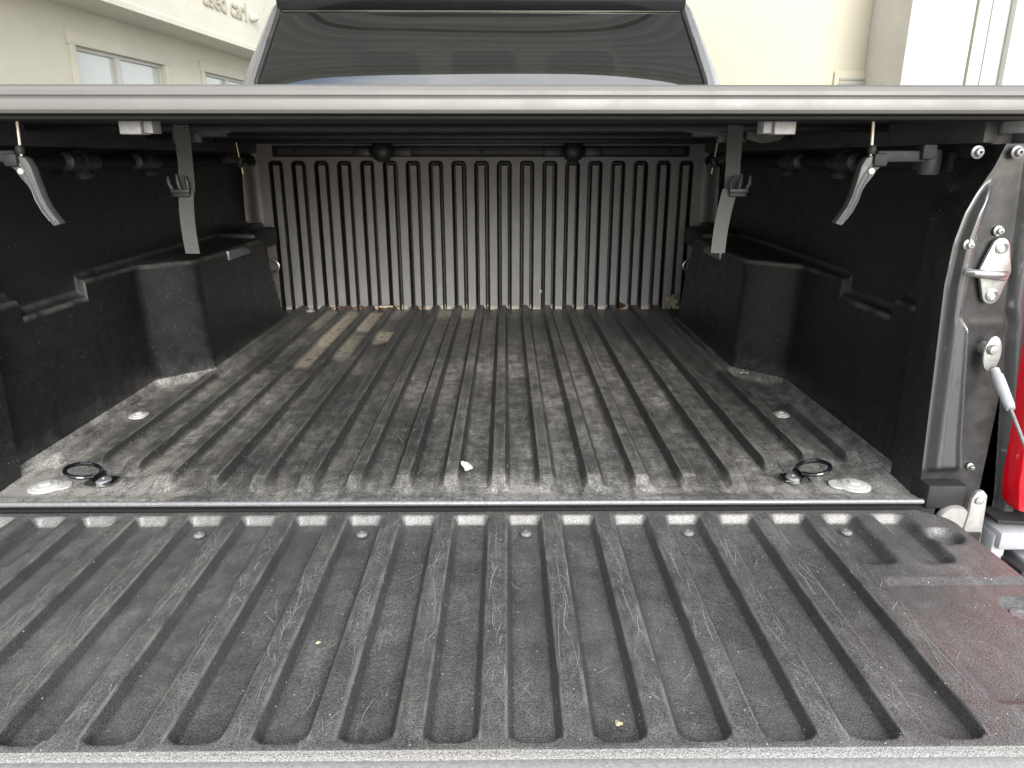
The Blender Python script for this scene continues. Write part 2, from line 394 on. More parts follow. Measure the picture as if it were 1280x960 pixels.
# cream wall straight ahead to the right
CW = tag(empty('cream_building', (3.0, 6.2, GZ)), 'plain pale yellow building wall beyond the cab on the right', 'building')
mb = MB(); mb.box((-1.6, .1, 2.3), (5.8, .2, 4.6)); mb.build('wall', M['creamwall'], CW)
v = MB(); v.box((-.10, -.012, 1.85), (.36, .024, .26), .006); V = v.build('vent', M['creamwall'], CW)
for k in range(5):
    MB().box((-.10, -.03, 1.78 + k * .035), (.28, .012, .024), .002, Matrix.Rotation(R(30), 4, 'X')).build('slat', M['offwhite'], V)
# pillar and door surround
PL = tag(empty('stucco_pillar', (3.0, 5.6, GZ)), 'beige stucco pillar at the right between the yellow wall and the white door trim', 'pillar')
mb = MB(); mb.box((.19 + .0, .3, 2.3), (.46, .6, 4.6), .008); mb.build('shaft', M['stucco2'], PL)
DS = tag(empty('door_surround', (3.45, 5.62, GZ)), 'white door trim and off-white panel at the far right edge', 'door trim')
mb = MB(); mb.box((.03, .2, 2.3), (.06, .4, 4.6), .006); mb.build('trim', M['stucco2'], DS)
mb = MB(); mb.box((.165, .22, 2.3), (.19, .34, 4.6), .006); mb.box((.13, .045, 2.3), (.012, .02, 4.6), .002); mb.build('jamb', M['whitetrim'], DS)
mb = MB(); mb.box((.285, .19, 2.3), (.045, .4, 4.6), .006); mb.build('edge_strip', M['whitetrim'], DS)
mb = MB(); mb.box((1.5, .3, 2.3), (2.38, .3, 4.6), .006); mb.build('door_panel', M['offwhite'], DS)

# carport roof over the cab (seen mirrored in the rear window)
CP = tag(empty('carport_roof', (0, 2.6, GZ)), 'corrugated carport roof overhead, mirrored in the rear window', 'roof')
xs = np.arange(-2.9, 2.91, .1); ys = np.arange(-1.33, 1.6, .0127)
Xg, Yg = np.meshgrid(xs, ys, indexing='ij')
Pg = np.stack([Xg, Yg, 3.25 + .022 * np.sin(Yg * 2 * math.pi / .076) + Yg * .02], -1)
grid('roof_sheet', Pg, M['roofing'], CP)
mb = MB()
for yy in (-1.34, 0, 1.6): mb.box((0, yy, 3.19), (5.9, .07, .10), .005)
mb.build('beam', M['whitetrim'], CP)
for yy in (-.72, -.60): mb = MB(); mb.tube([(x, yy + .03 * math.cos(x), 3.12 - .05 * math.cos(x * 1.1)) for x in np.linspace(-2.9, 2.9, 20)], .012, 8); mb.build('power_cable', M['rubber'], CP)

# ================================================================ TRUCK
T = tag(empty('pickup_truck', (0, 2.0, GZ)), 'grey pickup truck with its tailgate lowered and black lined cargo bed', 'pickup truck')
T.location = (0, 0, 0)
BED = T
# ---------------- tailgate
OFF = -.010; PITCH = .0775
def tailgate():
    GC = [(n + .5) * PITCH + OFF for n in range(-7, 7)]
    xs = breaks(-.756, .7405, GC, (.0192, .0182, .0202, .0258, .0248, .0270, .010), .0045); ya = np.concatenate([np.arange(.478, .506, .004), np.arange(.506, .530, .0015), np.arange(.530, .560, .004), np.arange(.560, .905, .006), np.arange(.905, .9665, .0016)])
    X, Y = np.meshgrid(xs, ya, indexing='ij')
    h = np.zeros_like(X); D = .0135
    inside = np.zeros_like(X)
    def groove(c, half, y0, y1, wall=.010, rend=.012, ramp=.013):
        # rounded near corners
        dx = np.abs(X - c) - half; dy0 = y0 - Y; dy1 = Y - y1
        r = np.where(Y > .8, .003, .012)
        ax = np.maximum(dx + r, 0); ay = np.maximum(np.maximum(dy0, dy1) + r, 0)
        dist = np.hypot(ax, ay) - r + np.minimum(np.maximum(dx + r, np.maximum(dy0, dy1) + r), 0)
        return 1 - ss(0, 1, lin(0, wall, dist)) * .5 - lin(0, wall, dist) * .5
    for n in range(-7, 7):
        inside = np.maximum(inside, groove((n + .5) * PITCH + OFF, .0192, .524, .941, wall=.0074))
    for n in (7, 8, -8, -9):
        inside = np.maximum(inside, groove((n + .5) * PITCH + OFF - .004 * np.sign(n), .016, .822, .940, wall=.0085))
    h -= D * inside
    pan = groove(.66 - .01, .098, .565, .772, wall=.003) if True else 0
    pan = np.where(X < .0, 0, pan)
    panl = groove(-.66 - .01, .098, .565, .770, wall=.006)
    pan = np.maximum(pan, panl) * (1 - inside)
    h -= .0045 * pan
    for (cx, cy) in ((.692, .883), (.690, .716), (-.712, .883), (-.710, .716)):
        rr = np.hypot(X - cx, (Y - cy) * 1.0)
        h -= .012 * (1 - lin(.018, .023, rr))
    # rolled outer and hinge edges
    h -= .020 * lin(.512, .478, Y) ** 1.5 + .006 * ss(.958, .967, Y)
    h -= .010 * np.maximum(ss(.728, .741, X), ss(-.744, -.757, X))
    # corner cut
    Xc = X.copy(); Yc = Y.copy()
    lim = .741 - .055 * (lin(.915, .967, Y) ** 2)
    Xc = np.where(X > .60, np.minimum(X, .60 + (X - .60) / .141 * (lim - .60)), X)
    Xc = np.where(X < -.616, -.616 - (-.616 - X) / .141 * (lim - .60), Xc)
    sag = vnoise(X, Y, 6, 3) * .0012
    Z = h + sag
    top = (h > -.0025).astype(float)
    gx = np.abs(np.gradient(h, xs, axis=0)); gy = np.gradient(h, ya, axis=1)
    steep = np.clip(np.maximum(gx, np.abs(gy)) / .7, 0, 1)
    edge = np.zeros_like(X)
    for c in GC: edge = np.maximum(edge, (np.abs(np.abs(X - c) - .0262) < .0010) * (Y > .52) * (Y < .95) * 1.0)
    n1 = vnoise(X, Y, 9, 1); n2 = vnoise(X, Y, 30, 2)
    dust_tone = (.20 + .28 * n1 * n2 + .03 * top) * (1 - .9 * steep)
    far = np.clip(-gy / .5, 0, 1) * (Y > .9)      # hinge end ramps hold pale dust
    dust_tone = np.maximum(dust_tone, .42 * ss(.2, .9, np.clip(gy / .6, 0, 1)) * (Y > .9))
    dust_tone -= .08 * ss(.51, .495, Y)
    att = dict(dust_tone=blur(dust_tone, 1), wear=edge * .9, top=top, mud=np.zeros_like(X))
    o = grid('tailgate', np.stack([Xc, Yc, Z], -1), M['gate'], T, att)
    f = sampler(xs, ya, Z)
    def gen(r):
        if r.random() < .62:      # clusters along the ridge tops
            n = r.integers(-6, 8); c = n * PITCH + OFF; y = r.choice([.60, .68, .76, .85]) + r.normal(0, .05)
            x = c + r.normal(0, .007); a = r.normal(0, .5) if r.random() < .6 else r.normal(.9, .4) * r.choice([-1, 1]); L = abs(r.normal(.022, .014)) + .006
            if r.random() < .25: a = r.normal(0, .06); L = abs(r.normal(.07, .04)) + .02
        else:
            x, y = r.uniform(-.5, .7), r.uniform(.5, .93); a = r.uniform(-1.3, 1.3); L = abs(r.normal(.02, .014)) + .005
        y = min(max(y, .49), .94 - L); return min(max(x, -.7), .68), y, a, L, r.uniform(.0003, .0009), r.normal(0, .5)
    scratches('scratch_marks', o, f, gen, 900, 5, M['scratch'])
    return o
TG = tailgate()
# tailgate body below the liner and the outer skin
mb = MB(); mb.box((-.008, .725, -.046), (1.47, .46, .05), .012); mb.build('tailgate_shell', M['cabpaint'], TG)
# pale cap along the free edge
mb = MB(); mb.prism([(.505, -.0035), (.494, -.003), (.478, -.007), (.462, -.016), (.452, -.03), (.452, -.05), (.505, -.05)], 'X', -.755, .738, .002)
mb.build('edge_cap', M['cap'], TG)
def screw(cx, cy, z, parent, r=.008, name='screw'):
    mb = MB(); mb.lathe([(r, 0), (r, .002), (r * .8, .0035), (r * .35, .0045), (r * .3, .0025), (.0005, .0025)], (0, 0, 0), 'Z', 16)
    return mb.build(name, M['trim'], parent, (cx, cy, z))
s0 = screw(0, 0, 0, TG)
for i, n in enumerate((-6.5, -4.5 + 0, -1.5, 1.5, 4.5, 7.5)):
    c = [-.615, -.357, -.126, .108, .340, .567][i]
    o = s0 if i == 0 else s0.copy()
    if i: COL.objects.link(o)
    o.location = (c, .909, -.0098)
for (cx, cy) in ((.692, .883), (.690, .716)):
    mb = MB(); mb.lathe([(.0165, 0), (.015, .004), (.009, .0045), (.008, .001), (.0005, .001)], (0, 0, 0), 'Z', 24); mb.build('recessed_fixing', M['capped'] if False else M['trim'], TG, (cx + .002, cy + .002, -.0165))

# ---------------- bed floor
def arch(Y, z=0.0):  # 0 wall .. 1 wheel arch
    e = 2.285 - .42 * z
    return (.75 * lin(1.592, 1.692, Y) + .25 * ss(1.58, 1.705, Y)) * (1 - lin(e, e + .022, Y))
def inner_x(Y, z=0.0): return .733 - .098 * arch(Y, z)
def bed_floor():
    FC = [n * PITCH + OFF for n in range(-9, 10)]
    xs = breaks(-.735, .7351, FC, (.0100, .0090, .0198, .0206, .0110, .0150, .028), .0050); ys = np.concatenate([np.arange(.992, 1.10, .0035), np.arange(1.10, 2.496, .0085)])
    X, Y = np.meshgrid(xs, ys, indexing='ij')
    h = np.zeros_like(X)
    for n in range(-9, 10):
        c = n * PITCH + OFF
        y0 = 1.035 if abs(n) <= 6 else (1.10 if abs(n) == 7 else 1.13)
        if n in (-6,): y0 = 1.035
        y1 = 2.6 if abs(n) <= 8 else 1.42
        wv = trap(X, c, .0100, .0098); wv = wv * .85 + ss(0, 1, wv) * .15
        h = np.maximum(h, .0150 * wv * lin(y0, y0 + .028, Y) * (1 - lin(y1, y1 + .03, Y)))
    ed = inner_x(Y) - np.abs(X)
    h = np.maximum(h, 0) * lin(0.004, .02, ed) + .016 * np.clip(1 - ed / .022, 0, 1.2) ** 2
    base = -.004 + .0012 * vnoise(X, Y, 5, 9)
    h2 = h + .004 * ss(1.03, 1.0, Y)
    gx = np.maximum(np.abs(np.gradient(h, xs, axis=0)), 1.2 * np.abs(np.gradient(h, ys, axis=1))); steep = np.clip(gx / .9, 0, 1)
    top = (h > .0135).astype(float)
    n1 = vnoise(X, Y * .45, 10, 4); n2 = vnoise(X, Y, 34, 5); n3 = vnoise(X, Y * .6, 4, 6)
    low = 1 - lin(.002, .008, h)
    dust_tone = (.17 + .42 * n1 * n2 + .20 * n3 * n1) * (1 - .97 * steep)
    dust_tone += (.15 * low * n1 - .04 * top) * (1 - steep)
    dust_tone += (.35 + .3 * n2) * ss(1.10, 1.03, Y) * n1 + .25 * ss(1.12, 1.02, Y) * n3
    dust_tone += (.5 + .35 * n2) * ss(.075, .01, ed) * ss(2.3, 1.5, Y)
    dust_tone *= .75 + .4 * n3
    dust_tone += .14 * ss(.3, -.6, X) * n1 * low
    # worn patch right of centre
    dust_tone += .25 * np.exp(-((X - .17) / .13) ** 2 - ((Y - 1.6) / .35) ** 2) * n2
    edge = np.zeros_like(X)
    for c in FC: edge = np.maximum(edge, (np.abs(np.abs(X - c) - .0095) < .0007) * (h > .0135) * 1.0)
    frontedge = np.clip(trap(Y, 1.064, .0015, .004), 0, 1) * top
    # dried mud patches in the channels next to the bulkhead
    mud = np.zeros_like(X)
    for (cx, y0, y1, a) in ((-5.5, 1.97, 2.44, 1.0), (-4.5, 2.16, 2.42, .95), (-3.5, 2.02, 2.14, .8), (-6.5, 2.2, 2.45, .55), (-1.5, 2.36, 2.47, .7), (-.5, 2.36, 2.48, .7), (-3.5, 2.36, 2.47, .4), (-5.5, 1.75, 1.98, .35), (-4.5, 1.85, 2.1, .4)):
        c = cx * PITCH + OFF + .0
        k = 1.25 * trap(X, c, .0195, .004) * ss(y0 - .05, y0 + .03, Y + .05 * (n2 - .5)) * ss(y1 + .03, y1 - .02, Y) * a
        mud = np.maximum(mud, k)
    # stray dribbles near the tail end
    sp_ = (vnoise(X, Y, 40, 21) > .86) * (vnoise(X, Y, 5, 22) > .52) * .5
    streak = (vnoise(X, Y * .25, 55, 31) > .8) * low * n3 * 1.0 * ss(-.1, -.35, X) * .2
    mud = np.maximum(mud, streak)
    att = dict(dust_tone=dust_tone, wear=np.clip(edge * .75 + frontedge, 0, 1), top=top, mud=blur(mud, 1))
    o = grid('bed_floor', np.stack([X, Y, h2 + base], -1), M['floor'], T, att)
    f = sampler(xs, ys, h2 + base)
    def gen(r):
        x = r.normal(-.02, .32); y = 1.02 + abs(r.normal(0, .45)); a = r.normal(0, .25) if r.random() < .5 else r.uniform(-1.4, 1.4)
        L = abs(r.normal(.035, .03)) + .008; y = min(y, 2.4 - L); return min(max(x, -.6), .6), max(y, 1.03), a, L, r.uniform(.0005, .0012), r.normal(0, .7)
    scratches('scratch_marks', o, f, gen, 800, 8, M['scratch'])
    return o
FL = bed_floor()
# sill trim between floor and tailgate
mb = MB(); mb.tube([(-.735 + .0147 * k * 10, .984, .002) for k in range(11)], .0042, 14)
mb.build('sill_trim', M['trim'], FL)
mb = MB(); mb.prism([(.996, -.0045), (.984, -.005), (.979, -.008), (.979, -.03), (.996, -.03)], 'X', -.735, .735); mb.build('sill_seal', M['rubber'], FL)
mb = MB(); mb.box((0, .985, -.09), (1.60, .05, .10)); mb.build('rear_sill', M['black'], T)

def disc_cap(name, cx, cy, r, parent, z=.0):
    mb = MB(); mb.lathe([(r, 0), (r, .0018), (r * .93, .0032), (r * .72, .0036), (r * .68, .0052), (r * .35, .0062), (r * .3, .0085), (.001, .009)], (0, 0, 0), 'Z', 32)
    if r > .02: mb.lathe([(r * .62, 0), (r * .6, .0025), (.001, .003)], (-np.sign(cx) * r * .85, .004, 0), 'Z', 24)
    return mb.build(name, M['capped'], parent, (cx, cy, z))
for (cx, cy, r) in ((-.660, 1.053, .026), (.640, 1.046, .026), (-.674, 1.388, .020), (.646, 1.381, .017), (-.60, 2.455, .017)):
    disc_cap('anchor_cap', cx, cy, r, FL, -.002)
def dring(cx, cy, sgn):
    mb = MB(); mb.lathe([(.0130, 0), (.0130, .006), (.0115, .008), (.004, .0085), (.003, .006), (.0005, .006)], (0, 0, 0), 'Z', 24)
    base = mb.build('anchor_bolt', M['trim'], FL, (cx, cy, .0))
    pts = []
    for k in range(25):
        a = R(-150 + 300 * k / 24)
        pts.append((sgn * (.032 + .025 * math.cos(a)), .004 + .025 * math.sin(a), .012 + .010 * (math.cos(a) + 1) * .5 + .004))
    mb = MB(); mb.tube(pts, .0035, 10); mb.tube([(sgn * .012, -.016, .008), (sgn * .012, .024, .008)], .0055, 10)
    mb.box((sgn * .004, .003, .0035), (.044, .03, .004), .0015)
    r_ = mb.build('tie_down_ring', M['black'] if False else M['gloss_black'], FL, (cx, cy, .0))
dring(-.572, 1.062, -1); dring(.549, 1.063, 1)

# ---------------- bulkhead
def bulkhead():
    xs = np.arange(-.80, .8001, .0018); zs = np.concatenate([np.arange(-.012, .46, .012), np.arange(.46, .505, .0022), np.arange(.505, .575, .006)])
    X, Z = np.meshgrid(xs, zs, indexing='ij')
    d = np.zeros_like(X)          # recess depth (+Y)
    P2 = .0761
    for n in range(-9, 10):
        c = n * P2 + 0.0
        half = .0118; wall = .0115; z1 = .497
        dx = np.abs(X - c) - half; dz = Z - (z1 - wall); r = .003
        ax = np.maximum(dx + r, 0); az = np.maximum(dz + r, 0)
        dist = np.hypot(ax, az) - r + np.minimum(np.maximum(dx + r, dz + r), 0)
        d = np.maximum(d, np.where(dist < 0, .003, .034) * (1 - lin(wall * .70, wall, dist)))
    side = lin(.735, .742, np.abs(X))
    fl = ss(.738, .80, np.abs(X))
    d = d - .030 * fl
    d += .004 * np.exp(-((np.abs(X) - .722) / .004) ** 2) * 0
    lean = .012 * (Z / .5)
    g_ = np.abs(np.gradient(d, xs, axis=0)); g2 = np.abs(np.gradient(d, zs, axis=1)); steep = np.clip(np.maximum(g_, g2) / .8, 0, 1)
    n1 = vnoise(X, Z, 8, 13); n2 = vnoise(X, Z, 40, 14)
    dust_tone = (.60 + .06 * n1 * n2 + .10 * ss(.15, 0, Z)) * (1 - steep) * (d < .008)  # strips paler, more so at the foot; slots and walls keep the dark base
    mud = .9 * ss(.006, .0, Z) * (n1 > .3) * (1 - steep)
    # a bright dusty line where bulkhead meets floor
    att = dict(dust_tone=dust_tone, wear=np.zeros_like(X), top=np.zeros_like(X), mud=mud)
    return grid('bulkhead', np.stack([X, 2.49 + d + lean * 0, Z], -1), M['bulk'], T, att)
BK = bulkhead()
# pale lip of the bulkhead foot
# accessory rail with knobs
mb = MB(); mb.box((0, 2.483, .527), (1.375, .010, .034), .002); mb.build('rail_backing', M['rubber'], BK)
mb = MB(); mb.box((0, 2.473, .5275), (1.335, .014, .020), .003); mb.box((0, 2.469, .5385), (1.335, .020, .003), .001); RAIL = mb.build('accessory_rail', M['blackgrain'], BK)
for x in (-.61, .0, .62):
    mb = MB(); mb.lathe([(.007, 0), (.006, -.004), (.003, -.005), (.003, -.002), (.0005, -.002)], (x, 2.466, .5275), 'Y', 14); mb.build('rail_screw', M['black'], RAIL)
for x in (-.322, .301):
    mb = MB(); mb.lathe([(.010, -.006), (.030, -.008), (.0365, -.018), (.036, -.026), (.030, -.040), (.018, -.048), (.001, -.050)], (x, 2.47, .529), 'Y', 32)
    k_ = mb.build('rail_knob', M['knob'], RAIL)
    for q_ in (-.068, .068): MB().box((x + q_, 2.463, .527), (.056, .022, .030), .005).build('clamp_sleeve', M['knob'], RAIL)
# ---------------- side liners
def side_liner(sx):
    ys = np.concatenate([[1.072], np.arange(1.08, 1.195, .02), [1.1995, 1.2005], np.arange(1.22, 1.399, .015), [1.3990], [1.4], np.arange(1.41, 1.75, .008), np.arange(1.76, 2.15, .03), np.arange(2.15, 2.3301, .004), [2.40, 2.49]])
    rows = []
    for y in ys:
        L = .276 if y < 1.20 else (.246 if y < 1.3995 else .278)
        if y > 2.34: L = .278 + .02
        xi = inner_x(y); up = .763 + .029 * min(1, max(0, (y - 1.4)))
        drop = .0
        draft = .010
        pr = [(xi - .012, .000), (xi - .004, .004), (xi, .012)]
        for t in np.linspace(.02, L - .02, 9): pr.append((inner_x(y, t) + .036 * t, t))
        r = .012; cx_, cz = inner_x(y, L) + .036 * (L - .012) + r, L - r
        for a in (0, 22, 45, 67, 90): pr.append((cx_ - r * math.cos(R(a)), cz + r * math.sin(R(a))))
        pr += [(max(cx_ + .002, up - .006), L + .001), (up, L + .008), (up, L + .014), (up - .001, .36), (up - .003, .44), (up - .004, .475), (up - .008, .500), (up + .03, .506)]
        rows.append([(sx * p[0], y, p[1]) for p in pr])
    Q = np.array(rows); lz = np.zeros(Q.shape[:2]); lz[:, 14:19] = 1.0; n1 = vnoise(Q[..., 1] * 3, Q[..., 2] * 3, 9, 40)
    wr = np.zeros_like(lz); wr[:, 13:15] = .8; wr[:, 18] = .3
    o = grid('side_liner', Q, M['wall'], T, dict(dust_tone=.03 + .24 * lz * (.6 + .4 * n1) + .25 * ss(.06, .0, Q[..., 2]), wear=wr, top=np.zeros_like(lz), mud=np.zeros_like(lz)), flip=(sx > 0))
    me = o.data; me.set_sharp_from_angle(angle=R(50))
    return o
SL = {}
for sx in (-1, 1):
    SL[sx] = side_liner(sx)
    # upper inner side panel
    mb = MB(); mb.box((sx * .775, 1.80, .535), (.03, 1.50, .07), .003); mb.build('bed_rail', M['black'], T)
    # moulded bevel block on the arch top
    mb = MB(); mb.prism([(1.885, .2795), (1.885, .296), (1.90, .300), (1.95, .300), (1.955, .2795)], 'X', sx * .662, sx * .70, .002)
    # slot light on arch top
    mb.bm.free()
    mb = MB(); mb.prism([(1.88, .2505), (2.045, .2505), (2.035, .262), (1.995, .272), (1.88, .274)], 'X', sx * .6395, sx * .665, .001)
    mb.build('arch_insert', M['trim'], SL[sx])
    # rear shoulder behind the arch
    mb = MB(); mb.box((sx * .735, 2.30, .262), (.125, .22, .060), .014); mb.build('shoulder', M['black'], SL[sx])
    # rail tube with cleats
    mb = MB(); mb.tube([(sx * .742, 1.14, .497), (sx * .742, 2.44, .497)], .0115, 12); mb.box((sx * .754, 1.80, .497), (.012, 1.36, .030), .002)
    RT = mb.build('side_rail_tube', M['rubber'], T)
    for y in (1.44, 1.70):
        mb = MB(); mb.lathe([(.008, -.052), (.017, -.048), (.0195, -.030), (.0195, .030), (.017, .048), (.008, .052)], (sx * .735, y, .497), 'Y', 20)
        mb.lathe([(.021, -.012), (.0225, -.010), (.0225, .010), (.021, .012)], (sx * .735, y, .497), 'Y', 20)
        mb.lathe([(.004, -.034), (.014, -.032), (.018, -.024), (.014, -.014), (.008, -.01)], (sx * .731, y, .497), 'Z', 16)
        mb.build('cleat', M['knob'], RT)
    mb = MB(); mb.lathe([(.006, -.019), (.0145, -.018), (.0155, -.014), (.0155, .014), (.0145, .018), (.006, .019)], (sx * .727, 1.135, .497), 'Z', 20)
    mb.box((sx * .74, 1.165, .497), (.02, .05, .026), .004); mb.build('rail_end', M['blackgrain'], RT)
    # small loop on back face of arch
    mb = MB(); mb.tube([(sx * (.704 - .034 * math.sin(R(a))), 2.38, .165 + .022 * math.cos(R(a))) for a in range(0, 181, 15)], .0035, 8)
    mb.build('hook_loop', M['steel'], SL[sx])

# ---------------- tail posts
def tail_post(sx):
    zs = np.arange(-.035, .5221, .004)
    # (z, x) control curves of the pressed steel face
    c1 = np.interp(zs, [-.035, .03, .20, .33, .39, .43, .455, .475, .49, .53], [.724, .722, .712, .704, .706, .714, .724, .734, .742, .756])
    c2 = np.interp(zs, [-.035, .05, .10, .27, .29, .40, .45, .475, .53], [.800, .776, .765, .742, .729, .731, .738, .742, .750])
    c3 = np.interp(zs, [-.035, .0, .03, .25, .28, .30, .385, .50], [.842, .842, .838, .806, .803, .795, .788, .780])
    xin = np.interp(zs, [-.035, .43, .455, .475, .50, .515, .53], [.7245 - .012, .703, .712, .722, .730, .742, .752])
    us = np.linspace(0, 1, 120)
    rows = []; channel_dark = []
    for i, z in enumerate(zs):
        xo = .875; x0 = min(c1[i] - .004, xin[i] + .02)
        x = x0 + (xo - x0) * us
        # band 1
        fade = float(ss(.475, .455, z) * ss(.045, .058, z))
        b1 = ss(c1[i] - .002, c1[i] + .009, x) * ss(c2[i] + .002, c2[i] - .009, x)
        dip = 1 - .35 * ss(.5, 1, trap(x, (c1[i] + c2[i]) / 2 + .002, (c2[i] - c1[i]) * .16, (c2[i] - c1[i]) * .2))
        b2 = ss(c3[i] - .004, c3[i] + .007, x) * ss(c3[i] + .030, c3[i] + .018, x)
        mid = .0012 * math.exp(-((z - .275) / .008) ** 2) * ss(c2[i], c2[i] + .01, x) * ss(c3[i], c3[i] - .01, x)
        u1 = np.clip((x - c1[i]) / (c2[i] - c1[i]), 0, 1)
        y = 1.000 - (.013 + .007 * np.sin(u1 * math.pi * .8)) * b1 * dip * fade - .015 * b2 - mid + .006 * (1 - fade) * 0
        y = y + .03 * ss(.49, .515, z) * 0
        channel_dark.append(np.maximum(1 - fade, ss(c2[i] - .002, c2[i] + .004, x)) * (1 - ss(c3[i] - .003, c3[i] + .003, x)) * (1 if z < 2 else 0))
        rollo = .02 * (ss(.862, .875, x))
        rows.append(np.stack([sx * x, y + rollo, np.full_like(x, z)], -1))
    Pm = np.array(rows)
    o = grid('tail_post', Pm, M['postpaint'], T, dict(channel_dark=np.array(channel_dark)), flip=(sx < 0))
    # inner return, from front edge back to the liner
    far = np.interp(zs, [-.035, .17, .265, .43, .455, .475, .50, .53], [.722, .7175, .716, .713, .725, .742, .757, .768])
    ts = np.linspace(0, 1, 16); rr = []
    for i, z in enumerate(zs):
        x0, y0 = Pm[i, 0, 0] * sx, Pm[i, 0, 1]
        xx = x0 + (far[i] - x0) * ss(0, 1, ts) ; yy = y0 + (1.088 - y0) * ts
        bul = .0
        rr.append(np.stack([sx * xx, yy, np.full_like(xx, z)], -1))
    grid('post_return', np.array(rr), M['wall'] if False else M['blackgrain2'], o, flip=(sx > 0))
    return o
M['blackgrain2'] = liner_mat('scuffed_black', (.012, .012, .013), (.10, .10, .10), grain=350, gloss=.33, speckle=.5, bumps=.3, use_attr=False, dust_gain=.35)
mp_ = M['paint'].copy(); mp_.name = 'post_paint_dark_channel'; g = NG(mp_)
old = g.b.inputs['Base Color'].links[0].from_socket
wf = g.math('MULTIPLY', g.attr('channel_dark'), g.mr(g.noise(30, 5, .6), .3, .6, .7, 1.0))  # channel and post ends blended darker, rougher and less metallic
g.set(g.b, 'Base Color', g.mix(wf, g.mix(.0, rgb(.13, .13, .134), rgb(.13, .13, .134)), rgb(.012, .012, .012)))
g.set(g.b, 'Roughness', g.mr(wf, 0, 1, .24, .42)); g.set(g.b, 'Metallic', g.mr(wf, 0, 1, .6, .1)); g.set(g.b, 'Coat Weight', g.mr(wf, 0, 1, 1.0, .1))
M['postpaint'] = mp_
TP = {}
for sx in (1, -1):
    TP[sx] = tail_post(sx); P_ = TP[sx]
    def bolt(x, z, r, y=.997, mt='steel'):
        mb = MB(); mb.lathe([(r, 0), (r, -.0025), (r * .66, -.0035), (r * .62, -.008), (r * .5, -.009), (r * .25, -.0092), (r * .22, -.005), (.0004, -.005)], (0, 0, 0), 'Y', 18)
        return mb.build('bolt', M[mt], P_, (sx * x, y, z))
    bolt(.706, .510, .0085, .992, 'trim'); bolt(.760, .510, .0085, .993, 'trim'); bolt(.7155, .389, .0075, .989); bolt(.759, .407, .007, .998); bolt(.788, .054, .0055, .998)
    # striker: plate with two bolts and a U pin
    mb = MB()
    pl = []
    for (cx_, cz, r, a0, a1) in ((.763, .386, .012, 20, 160), (.763 - .006, .352, .017, 165, 195), (.763, .318, .012, 200, 340), (.763 + .008, .352, .013, -15, 15)):
        for a in np.linspace(a0, a1, 7): pl.append((sx * (cx_ + r * math.cos(R(a))), cz + r * math.sin(R(a))))
    mb.prism(pl, 'Y', .990, .996, .001)
    ST = mb.build('striker_plate', M['steel'], P_)
    mb = MB(); mb.tube([(sx * .766, .990, .350), (sx * .762, .972, .351), (sx * .750, .962, .352), (sx * .730, .960, .353), (sx * .718, .964, .3535), (sx * .713, .975, .3535)], .0052, 12)
    mb.tube([(sx * .772, .990, .343), (sx * .768, .980, .344), (sx * .750, .972, .347), (sx * .724, .972, .350)], .0038, 10)
    mb.build('striker_pin', M['steel'], ST)
    for z in (.385, .319):
        mb = MB(); mb.lathe([(.0085, 0), (.0085, -.003), (.006, -.004), (.0055, -.001), (.0004, -.001)], (sx * .763, .990, z), 'Y', 18); mb.build('striker_bolt', M['steel'], ST)
    # cable with eyelet and sleeve
    eye = [(sx * (.7735 + .0125 * math.cos(R(a)) * 1.0), .236 + .026 * math.sin(R(a)) * (1.0)) for a in range(0, 360, 15)]
    mb = MB(); mb.prism(eye, 'Y', .978, .983, .001); mb.lathe([(.008, 0), (.008, -.004), (.006, -.008), (.0005, -.0085)], (sx * .7705, .979, .2435), 'Y', 18)
    mb.lathe([(.010, 0), (.010, -.012), (.0095, -.02)], (sx * .774, 1.0, .240), 'Y', 18)
    EY = mb.build('cable_eyelet', M['steel'], P_)
    A_ = Vector((sx * .7795, .976, .214)); B_ = Vector((sx * .807, .905, .136)); C_ = Vector((sx * .763, .69, -.02)); B_ = A_ + (C_ - A_) * .18
    mb = MB(); mb.tube([A_ + (B_ - A_) * t for t in (0, .16, .17, .3, .9, 1)], [.0060, .0062, .0078, .0080, .0070, .0055], 14); mb.build('cable_sleeve', M['sleeve'], EY)
    mb = MB(); mb.tube([B_, (B_ + C_) / 2 + Vector((0, 0, -.004)), C_], .0024, 8); mb.build('cable', M['trim'], EY)
    # post foot block and hinge
    mb = MB(); mb.box((sx * .748, 1.000, .012), (.062, .05, .040), .006); mb.build('foot_block', M['rubber'], P_)
    hp = [(sx * .795, -.062), (sx * .7755, -.045), (sx * .779, -.01), (sx * .779, .015), (sx * .785, .026), (sx * .794, .028), (sx * .801, .020), (sx * .803, -.01), (sx * .806, -.075)]
    mb = MB(); mb.prism(hp, 'Y', .965, .972, .001); mb.lathe([(.006, 0), (.006, -.004), (.001, -.006)], (sx * .789, .965, .013), 'Y', 14)
    mb.lathe([(.024, 0), (.026, .004), (.026, .01), (.024, .012)], (sx * .762, .968, -.026), 'Y', 24)
    mb.build('hinge_arm', M['hinge'], P_)
    # tail lamp
    lp = [(.10 * 0 + .845, -.005), (.905, -.012), (.925, .10), (.93, .30), (.92, .46), (.865, .47), (.815, .46), (.812, .36), (.822, .20), (.838, .04)]
    if sx > 0:
        mb = MB(); mb.prism([(sx * x, z) for x, z in lp], 'Y', .955, 1.20, .010); mb.build('tail_light', M['red'], T)
    else:
        mb = MB(); mb.prism([(sx * x, z) for x, z in lp], 'Y', .975, 1.20, .010); mb.build('lamp_gap_filler', M['cabpaint'], T)  # added filler in place of the left lamp, keeps its red off the tailgate
